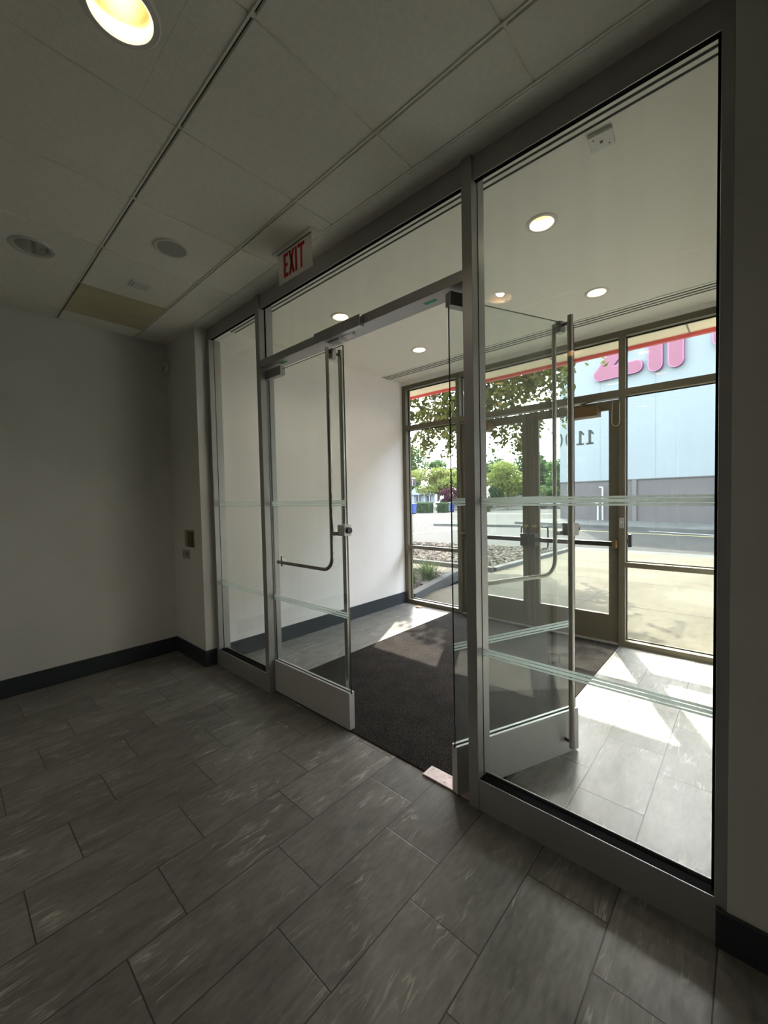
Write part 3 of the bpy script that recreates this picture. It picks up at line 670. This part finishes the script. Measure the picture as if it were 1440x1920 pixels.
# ---------------------------------------------------------------- outside ground
struct(MB().box(-140, 90, 4.87, 190, -.6, -.15).box(3.2, 90, -60, 4.87, -.6, -.15).build('road', ASPH), 'worn pale asphalt street and parking lot outside', 'road')
sw_ = struct(MB().box(-4.0, 14, 4.87, 12.36, -.14, -.02).box(-14, -4.0, 6.98, 7.72, -.14, -.02).box(-4.0, -2.0, 12.36, 12.37, -.14, -.02).build('sidewalk', CONC), 'sunny tan concrete sidewalk in front of the storefront', 'sidewalk')
m = MB()
for y in (6.52, 8.33, 10.35): m.box(-3.9 if y < 10 else -3.6, 14, y-.006, y+.006, -.03, -.0185)
for x in (-1.85, 1.2, 4.2): m.box(x-.007, x+.007, 4.87, 12.3, -.03, -.0185)
m.build('sidewalk_joint', JOINT, sw_)
struct(MB().add([(-4.2,12.36,-.02),(14,12.36,-.02),(14,14.2,-.147),(-4.2,13.9,-.147),(-4.2,12.36,-.2),(14,12.36,-.2),(14,14.2,-.2),(-4.2,13.9,-.2)], [(0,1,2,3),(0,4,5,1),(2,6,7,3),(1,5,6,2),(0,3,7,4)]).build('gutter_apron', CONC2), 'grey concrete gutter apron between sidewalk and street', 'gutter')
struct(box(3.3, 16, -30, 4.87, -.14, -.02).build('bounce_walk', mat('bounce_concrete', (.75, .73, .68), .9, noise=.06, nscale=2)), 'added unseen pale walk bouncing light in through the added side window', 'sidewalk')  # added out of view, extra pale to bounce light onto the lobby ceiling
# planter curbs
def strip(pts, wdt, z0, z1, name, m_, label, cat):
    b = MB()
    for (x0, y0), (x1, y1) in zip(pts[:-1], pts[1:]):
        d = Vector((x1-x0, y1-y0)).normalized(); n = Vector((-d.y, d.x))*wdt/2
        p = [(x0-n.x, y0-n.y), (x1-n.x, y1-n.y), (x1+n.x, y1+n.y), (x0+n.x, y0+n.y)]
        b.add([(*q, z0) for q in p]+[(*q, z1) for q in p], [(0,3,2,1),(4,5,6,7),(0,1,5,4),(1,2,6,5),(2,3,7,6),(3,0,4,7)])
    return tag(b.build(name, m_, bevel=.01), label, cat, kind='structure')
strip([(-3.90, 4.88), (-4.42, 6.95)], .15, -.1, .10, 'planter_curb', CONC2, 'pale concrete curb of the small planter just outside the left window', 'curb')
strip([(-14, 7.80), (-4.07, 7.90), (-3.84, 11.9)], .15, -.15, .06, 'rock_bed_curb', CONC2, 'concrete curb around the river rock bed', 'curb')
strip([(-14, 19.8), (-10.7, 20.45), (-7.2, 21.3)], .16, -.16, -.02, 'street_curb', CONC2, 'low curb line across the far side of the parking entrance', 'curb')
struct(MB().add([(-12,4.87,-.12),(-3.93,4.87,-.12),(-4.45,6.97,-.12),(-12,6.97,-.12),(-12,4.87,.03),(-3.93,4.87,.03),(-4.45,6.97,.03),(-12,6.97,.03)], [(0,3,2,1),(4,5,6,7),(0,1,5,4),(1,2,6,5),(2,3,7,6),(3,0,4,7)]).build('planter_soil', SOIL), 'dark soil of the small planter', 'soil')
struct(MB().add([(-14,7.85,-.12),(-4.1,7.95,-.12),(-3.9,11.9,-.12),(-14,10.2,-.12),(-14,7.85,.0),(-4.1,7.95,.0),(-3.9,11.9,.0),(-14,10.2,.0)], [(0,3,2,1),(4,5,6,7),(0,1,5,4),(1,2,6,5),(2,3,7,6),(3,0,4,7)]).build('rock_bed_soil', SOIL), 'soil below the river rocks', 'soil')
def blob(r, n=6):
    """irregular pebble vertices and faces"""
    vs_, fs_ = [], []
    for i in range(1, 4):
        ph = math.pi*i/4
        for k in range(n):
            a = 2*math.pi*k/n; rr = r*random.uniform(.8, 1.15)
            vs_.append(Vector((rr*math.sin(ph)*math.cos(a), rr*math.sin(ph)*math.sin(a)*.8, rr*.55*math.cos(ph))))
    vs_ += [Vector((0,0,r*.5)), Vector((0,0,-r*.5))]
    for i in range(2):
        for k in range(n): fs_.append((i*n+k, (i+1)*n+k, (i+1)*n+(k+1)%n, i*n+(k+1)%n))
    for k in range(n): fs_.append((3*n, k, (k+1)%n)); fs_.append((3*n+1, 2*n+(k+1)%n, 2*n+k))
    return vs_, fs_
def rocks(name, pts, rmin, rmax, z, label):
    b = MB()
    for x, y in pts:
        vs_, fs_ = blob(random.uniform(rmin, rmax)); a = random.uniform(0, 6.28); R = Matrix.Rotation(a, 3, 'Z')
        b.add([R @ p + Vector((x, y, z+random.uniform(-.01, .02))) for p in vs_], fs_)
    return tag(b.build(name, ROCKM, smooth=True), label, 'rocks', kind='stuff')
P = []
while len(P) < 4200:
    x = random.uniform(-11.5, -3.95); y = random.uniform(7.95, 11.9)
    if y < 10.2+(x+14)*.168 - .05 and x < -4.12+(y-7.9)*.057: P.append((x, y))
rocks('river_rock', P, .035, .075, .02, 'bed of tan river rocks beyond the concrete curb')
P = []
while len(P) < 700:
    x = random.uniform(-6.5, -4.0); y = random.uniform(4.95, 6.9)
    if x < -4.05-(y-4.88)*.25: P.append((x, y))
rocks('planter_gravel', P, .02, .04, .035, 'grey gravel covering the small planter')
for (x, y, r), lb in (((-4.27, 5.75, .13), 'flat pale rock lying in the planter in front of the grass clump'), ((-4.45, 6.50, .08), 'small pale rock in the planter beside its curb')):
    vs_, fs_ = blob(r, 8); tag(MB().add([(p.x*1.3, p.y, p.z*.6) for p in vs_], fs_).build('landscape_rock', ROCKM, loc=(x, y, .06), smooth=True), lb, 'rock')
def grass_clump(x, y, n, hgt, label):
    b = MB()
    for _ in range(n):
        a = random.uniform(0, 6.28); ln = hgt*random.uniform(.6, 1.1); lean = random.uniform(.5, 1.5); wd = random.uniform(.006, .011)
        sx, sy = random.gauss(0, .07), random.gauss(0, .07); px, py = -math.sin(a)*wd, math.cos(a)*wd; pv = []
        for k in range(5):
            t_ = k/4; rr = lean*ln*t_*t_; z = ln*t_*(1-.35*lean*t_); q = 1-t_*.9
            cx, cyy = sx+math.cos(a)*rr, sy+math.sin(a)*rr
            pv += [(cx-px*q, cyy-py*q, z), (cx+px*q, cyy+py*q, z)]
        b.add(pv, [(2*k, 2*k+1, 2*k+3, 2*k+2) for k in range(4)])
    tag(b.build('grass_clump', GRASS, loc=(x, y, .03)), label, 'ornamental grass')
grass_clump(-4.50, 6.15, 170, .55, 'taller clump of green ornamental grass in the planter')
grass_clump(-4.60, 5.62, 130, .36, 'lower clump of green ornamental grass against the left window jamb')

# paint on the road
def paint(name, pts, wd, m_, label):
    b = MB()
    for (x0, y0), (x1, y1) in zip(pts[:-1], pts[1:]):
        d = Vector((x1-x0, y1-y0)).normalized(); n = Vector((-d.y, d.x))*wd/2
        p = [(x0-n.x, y0-n.y), (x1-n.x, y1-n.y), (x1+n.x, y1+n.y), (x0+n.x, y0+n.y)]
        b.add([(*q, -.149) for q in p]+[(*q, -.1455) for q in p], [(0,3,2,1),(4,5,6,7),(0,1,5,4),(1,2,6,5),(2,3,7,6),(3,0,4,7)])
    struct(b.build(name, m_), label, 'road marking')
paint('road_marking', [(-8.5, 20.45), (-4.0, 19.9), (-1.0, 19.5), (6, 18.6)], .12, PAINTY, 'pale yellow line on the shaded street, nearer one')
paint('road_marking', [(-3.4, 21.15), (-1.1, 20.3), (4, 18.5)], .12, PAINTW, 'pale line meeting the curb of the far sidewalk')
paint('road_marking', [(-12.2, 13.4), (-11.9, 14.9), (-11.5, 18.3), (-11, 22)], .13, PAINTW, 'white stripe crossing the sunny lot')
ov = [(-14.0+2.6*math.cos(t_/14*2*math.pi)*.9-1.2*math.sin(t_/14*2*math.pi), 21.6+2.9*math.sin(t_/14*2*math.pi)) for t_ in range(15)]
paint('road_marking', ov, .12, PAINTY, 'yellow loop painted on the sunny lot')
paint('road_marking', [(-30, 30), (-14, 36), (4, 42)], .15, PAINTW, 'long white line far across the street')

# ---------------------------------------------------------------- big store across the street
BA = math.atan2(-.847, 3.774)
sb = thing('store_building', 'large pale store building with pink letters and mauve wainscot across the street', 'building', (-5.149, 26.16, -.15), BA)
MB().box(-4.18, 40, 0, 30, 2.45, 14.1).build('wall_panel', BSIDE, sb)
MB().box(-4.18, 40, .03, 30, 0, 2.45).build('wainscot', BWAIN, sb)
m = MB()
for k in range(-1, 13): m.box(-1.6+2.9*k-.012, -1.6+2.9*k+.012, -.004, .002, 2.45, 14.1)
m.build('panel_joint', mat('panel_joint_grey', (.10, .115, .12), .8), sb)
MB().box(-4.2, 40, -.02, .03, 2.42, 2.47).build('trim_band', BWAIN, sb)
MB().box(.15, .38, -.05, .03, 0, 2.42).build('downspout', mat('mauve_pipe', (.07, .06, .058), .8), sb)
MB().box(-4.26, 40, -.08, 30.05, 14.1, 14.3).build('parapet_cap', GREYP, sb)
def capsule(p, q, r, n=14):
    p, q = Vector(p), Vector(q); d = (q-p).normalized(); a0 = math.atan2(d.y, d.x)
    return [(q.x+r*math.cos(a0-math.pi/2+math.pi*k/n), q.y+r*math.sin(a0-math.pi/2+math.pi*k/n)) for k in range(n+1)] + \
           [(p.x+r*math.cos(a0+math.pi/2+math.pi*k/n), p.y+r*math.sin(a0+math.pi/2+math.pi*k/n)) for k in range(n+1)]
def letter(strokes, zo, r):
    e = MB(); f = MB()
    for s_ in strokes:
        for i, (p, q) in enumerate(zip(s_[:-1], s_[1:])):
            e.prism(capsule(p, q, r), -.22-.001*i, -.05); f.prism(capsule(p, q, r-.055), -.235-.001*i, -.221)
    o = f.build('sign_letter', PINK, sb); e.build('letter_edge', PLUM, o)
    o['label'] = 'pink rounded sign letter'
Zo = .15
letter([[(-1.55, 10.55+Zo), (.35, 10.55+Zo), (-1.55, 8.42+Zo), (.40, 8.42+Zo)]], 0, .345)
ar = [(1.345, 8.25+Zo), (1.345, 9.75+Zo)] + [(1.81-.465*math.cos(math.pi*k/8), 9.75+Zo+.465*math.sin(math.pi*k/8)) for k in range(1, 8)] + [(2.275, 9.75+Zo), (2.275, 8.22+Zo)]
letter([ar], 0, .345)
letter([[(4.12, 10.4+Zo), (4.12, 8.75+Zo), (4.5, 8.25+Zo), (5.2, 8.25+Zo)], [(3.9, 9.9+Zo), (4.9, 9.9+Zo)]], 0, .345)
struct(MB().box(-4.6, 40, -4.1, 0, 0, .14).build('far_sidewalk', CONC2, loc=(-5.149, 26.16, -.15), rotz=BA), 'far sidewalk in shade along the store wall', 'sidewalk')
# standpipes against the wainscot
for x_, y_, hh, lb in ((-6.55, 26.3, 1.9, 'taller thin white standpipe in front of the store wall'), (-6.75, 26.1, 1.0, 'shorter thin pipe beside the taller standpipe')):
    tag(MB().tube([(x_, y_, -.02), (x_, y_, hh)], .045, 10).tube([(x_, y_, hh), (x_-.18, y_, hh+.02)], .04, 8).build('standpipe', WHITE, smooth=True), lb, 'pipe')

# ---------------------------------------------------------------- trees
def leaves(b, c, rad, n, size, mi=0):
    for _ in range(n):
        while True:
            p = Vector((random.uniform(-1,1), random.uniform(-1,1), random.uniform(-1,1)))
            if p.length < 1: break
        p = Vector((c[0]+p.x*rad[0], c[1]+p.y*rad[1], c[2]+p.z*rad[2]))
        s_ = size*random.uniform(.65, 1.25)
        a = Vector((random.gauss(0,1), random.gauss(0,1), random.gauss(0,.6))).normalized(); r_ = Vector((random.gauss(0,1), random.gauss(0,1), random.gauss(0,1)))
        bb = a.cross(r_).normalized(); nn = a.cross(bb)*.12*s_
        b.add([p-a*s_*.5, p-a*s_*.12+bb*s_*.38+nn, p+a*s_*.2+bb*s_*.2, p+a*s_*.6, p+a*s_*.2-bb*s_*.2, p-a*s_*.12-bb*s_*.38+nn], [(0,1,2,3),(0,3,4,5)], mi)
def tree(name, base, h, blobs, nleaf, size, lm, label, tr=.12, group=None, branches=True, fk=.42, sprigs=0):
    t = thing(name, label, 'tree', base, 0, group)
    b = MB()
    b.tube([(0,0,-.1), (.01*h, .0, h*.25), (0, 0, h*.5), (0, 0, h*.82)], [tr*1.2, tr, tr*.8, tr*.5], 10)
    if branches:
        for (cx, cy_, cz_), rd in blobs:
            b.tube([(0, 0, h*fk), (cx*.5, cy_*.5, max(h*fk, (h*fk+cz_)/2)+.15*fk*2), (cx, cy_, cz_)], [tr*.34, tr*.2, tr*.06], 7)
    b.build('trunk', BARK, t, smooth=True)
    f = MB(); tot = sum(r[0]*r[1]*r[2] for _, r in blobs)
    for c, r in blobs: leaves(f, c, r, int(nleaf*r[0]*r[1]*r[2]/tot)+1, size)
    for _ in range(sprigs):                                   # hanging twigs with a few leaves each
        c, rd = random.choice(blobs); p = Vector((c[0]+random.uniform(-1,1)*rd[0]*1.15, c[1]+random.uniform(-1,1)*rd[1]*1.15, c[2]-random.uniform(0, .8)*rd[2]))
        d = Vector((random.uniform(-.6,.6), random.uniform(-.6,.6), -1)).normalized()
        for k in range(random.randint(4, 9)): leaves(f, p + d*.07*k, (.05, .05, .03), 1, size)
    me = f.build('foliage', lm, t)
    return t
nb = []
random.seed(21)
# street tree close to the entrance; trunk stands in the rock bed behind the silver mullion
NB = (-5.40, 9.55, 0.0)
def rel(x, y, z): return (x-NB[0], y-NB[1], z-NB[2])
for x, y, z, r in ((-6.1, 8.9, 3.55, .62), (-5.2, 8.7, 3.70, .7), (-4.3, 8.9, 4.1, .75), (-3.5, 9.3, 4.3, .65), (-4.6, 9.8, 3.2, .55), (-5.8, 10.1, 3.8, .8), (-6.7, 9.8, 4.0, .7), (-7.3, 9.2, 4.1, .5),
                   (-4.9, 10.6, 4.5, .9), (-3.9, 10.4, 5.0, .8), (-6.1, 9.1, 4.9, 1.0), (-4.7, 9.0, 5.3, 1.0), (-7.2, 10.2, 5.2, .9), (-5.5, 10.4, 6.0, 1.1), (-4.3, 9.9, 6.3, .8), (-6.6, 9.7, 6.4, .8),
                   (-6.2, 8.3, 3.15, .2), (-5.45, 8.35, 3.05, .2), (-3.95, 9.6, 3.45, .3), (-4.9, 8.6, 2.98, .2), (-3.35, 9.9, 3.75, .35), (-4.25, 9.9, 2.95, .22), (-7.6, 8.6, 4.3, .55),
                   (-3.05, 9.0, 4.9, .5), (-3.7, 8.4, 4.6, .55), (-5.6, 7.9, 4.5, .55), (-6.6, 7.9, 4.6, .5)):
    nb.append((rel(x, y, z), (r, r, r*.72)))
tree('street_tree', NB, 5.6, nb, 12500, .125, LEAF_N, 'olive-leaved street tree overhanging the sidewalk beyond the storefront windows', tr=.13, fk=.82, sprigs=330)
random.seed(5)
def far_tree(x, y, h, rw, lm, label, n=2600, size=.42, low=.35, g=None):
    bl = []
    for k in range(13):
        a = random.uniform(0, 6.28); q = random.uniform(.15, .75)
        bl.append(((math.cos(a)*rw*q, math.sin(a)*rw*q, h*random.uniform(low+.12, .86)), (rw*random.uniform(.28,.52), rw*random.uniform(.28,.52), h*random.uniform(.08,.16))))
    bl.append(((0, 0, h*.84), (rw*.4, rw*.4, h*.13)))
    tree('shade_tree', (x, y, -.15), h*.95, bl, n, size, lm, label, tr=.16, group='trees across the street')
far_tree(-35.7, 51.6, 6.4, 4.2, LEAF_Y, 'bright yellow-green rounded tree across the street, seen through the left window', n=4200, size=.36, low=.30)
far_tree(-46.5, 58, 11.5, 3.6, LEAF_G, 'tall green tree at the left behind the yellow-green one', n=3800, size=.45, low=.2)
far_tree(-41.5, 60.5, 8.6, 3.6, LEAF_G, 'green tree directly behind the yellow-green tree', n=3000, size=.45, low=.2)
far_tree(-36.5, 61.0, 8.2, 3.2, LEAF_G, 'mid-green tree right of the yellow-green tree', n=3000, size=.42, low=.15)
far_tree(-32.0, 55.5, 7.0, 3.2, LEAF_D, 'dark green tree half hidden by the silver mullion', n=3000, size=.42, low=.1)
far_tree(-27.6, 42.6, 2.9, 1.5, LEAF_P, 'small purple-leaved tree by the blue bin', n=1600, size=.25, low=.2)
far_tree(-28.6, 57, 7.6, 3.4, LEAF_D, 'dark tree left behind the open glass door', n=3200, size=.42, low=.1)
far_tree(-22.6, 47.5, 6.0, 3.6, LEAF_Y, 'yellow-green tree seen through the open glass door', n=3600, size=.34, low=.15)
far_tree(-24.2, 60, 8.4, 3.8, LEAF_D, 'large dark tree behind the exterior door stiles', n=3400, size=.45, low=.1)
far_tree(-19.6, 56, 6.6, 3.4, LEAF_G, 'green tree near the corner of the store building', n=3000, size=.42, low=.1)
far_tree(-15.8, 61, 7.4, 3.4, LEAF_D, 'dark tree partly behind the store building corner', n=2400, size=.45, low=.1)
far_tree(-60, 74, 11.5, 4.2, LEAF_G, 'broad green tree at far left behind the small house', n=3000, size=.5, low=.15)
# hedges
def hedge(x0, x1, y0, y1, z1, label):
    f = MB(); f.box(x0+.12, x1-.12, y0+.12, y1-.12, -.15, z1-.12)
    n = int((x1-x0)*(z1+.15)*260)
    for _ in range(n):
        s_ = random.choice('fft'); x = random.uniform(x0, x1); y = y0+.06 if s_ == 'f' else random.uniform(y0, y1); z = random.uniform(-.1, z1) if s_ == 'f' else z1-.06
        leaves(f, (x, y, z), (.08, .08, .08), 1, .16)
    tag(f.build('hedge', LEAF_D), label, 'hedge', 'clipped hedges across the street')
hedge(-26.9, -25.0, 34.4, 35.6, .95, 'wide dark clipped hedge in front of the small house')
hedge(-24.9, -23.7, 35.6, 36.6, .92, 'shorter dark clipped hedge beside the wide one')
hedge(-23.0, -20.5, 38.5, 39.6, .8, 'low hedge beyond the blue bin')
# small house
t = thing('house', 'small pale house with grey roof across the street', 'house', (-50.6, 68.2, -.15), math.radians(42))
MB().box(-2.4, 2.4, 0, 4, 0, 2.15).build('wall', SIDING, t)
MB().prism([(-2.8, 2.1), (2.8, 2.1), (1.9, 3.35), (-1.9, 3.35)], -.6, 4.4).build('roof', ROOFM, t)
m = MB()
for x in (-2.2, -1.1, 0, 1.1, 2.2): m.box(x-.07, x+.07, -.5, -.36, 0, 2.1)
m.build('porch_post', WHITE, t)
for x in (-1.6, .55): MB().box(x, x+.9, -.03, .0, .7, 1.8).build('window', GLDARK, t)
t = thing('house', 'long low grey house behind the trees, seen through the open glass door', 'house', (-26.5, 66, -.15), math.radians(30))
MB().box(-7, 7, 0, 5, 0, 2.4).build('wall', SIDING, t)
MB().prism([(-7.5, 2.35), (7.5, 2.35), (6.4, 3.6), (-6.4, 3.6)], -.5, 5.5).build('roof', ROOFM, t)
for x in (-5, -2, 1, 4): MB().box(x, x+1.2, -.03, .0, .8, 1.8).build('window', GLDARK, t)
# trash bins
def bin_(x, y, label):
    t = thing('trash_bin', label, 'trash bin', (x, y, -.15), math.radians(40), 'blue bins across the street')
    MB().add([(-.22,-.22,.08),(.22,-.22,.08),(.22,.22,.08),(-.22,.22,.08),(-.30,-.32,.95),(.30,-.32,.95),(.30,.30,.95),(-.30,.30,.95)], [(0,3,2,1),(4,5,6,7),(0,1,5,4),(1,2,6,5),(2,3,7,6),(3,0,4,7)]).build('body', BLUEP, t, bevel=.02)
    MB().box(-.32, .32, -.35, .34, .95, 1.04).build('lid', BLUEP, t, bevel=.02)
    MB().tube([(-.27, .27, .1), (.27, .27, .1)], .1, 12).build('wheel', BLACKM, t, smooth=True)
bin_(-25.35, 32.4, 'blue trash bin at far left beside the wide hedge')
bin_(-24.2, 37.6, 'blue trash bin below the purple-leaved tree')
# traffic signal on its pole, the mast arm reaches in from the left
t = thing('traffic_signal', 'dark traffic signal showing red, hanging at the left edge of the left window', 'traffic signal', (-24.25, 27.2, -.15))
MB().tube([(0,0,0), (0,0,3.6)], .09, 12).build('pole', GREYP, t, smooth=True)
MB().tube([(0,0,3.3), (1.3,.75,3.35), (2.25,1.2,3.35)], .045, 10).build('mast_arm', GREYP, t, smooth=True)
s_ = MB().box(2.06, 2.32, 1.02, 1.28, 2.62, 3.32).build('signal_head', BLACKM, t, bevel=.02)
MB().tube([(2.14, 1.02, 3.12), (2.12, .99, 3.12)], .09, 16).build('red_lens', LAMPR, s_)
MB().tube([(2.14, 1.02, 2.95), (2.12, .99, 2.95)], .09, 16).tube([(2.14, 1.02, 2.78), (2.12, .99, 2.78)], .09, 16).build('unlit_lens', GLDARK, s_)
# parked cars far across
def car(x, y, a, m_, label):
    t = thing('car', label, 'car', (x, y, -.15), a, 'parked cars across the street')
    MB().prism([(-2.2,.35),(2.2,.35),(2.25,.75),(1.9,.92),(1.0,.98),(-2.0,1.0),(-2.25,.8)], -.85, .85).build('body', m_, t, bevel=.06)
    MB().prism([(-1.7,.98),(1.0,.98),(.35,1.45),(-1.2,1.47)], -.74, .74).build('cabin', GLDARK, t, bevel=.05)
    for cx in (-1.4, 1.4):
        for cyy in (-.8, .8): MB().tube([(cx, cyy-.1, .33), (cx, cyy+.1, .33)], .33, 18).build('wheel', BLACKM, t, smooth=True)
car(-26.6, 47.6, math.radians(35), WHITE, 'white car parked under the yellow-green tree behind the open door')
car(-17.4, 49.5, math.radians(30), WHITE, 'white car parked right of the door stiles')
car(-28.6, 44.4, math.radians(38), mat('silver_paint', (.5, .52, .54), .3, metal=.6), 'silver car parked behind the silver mullion')
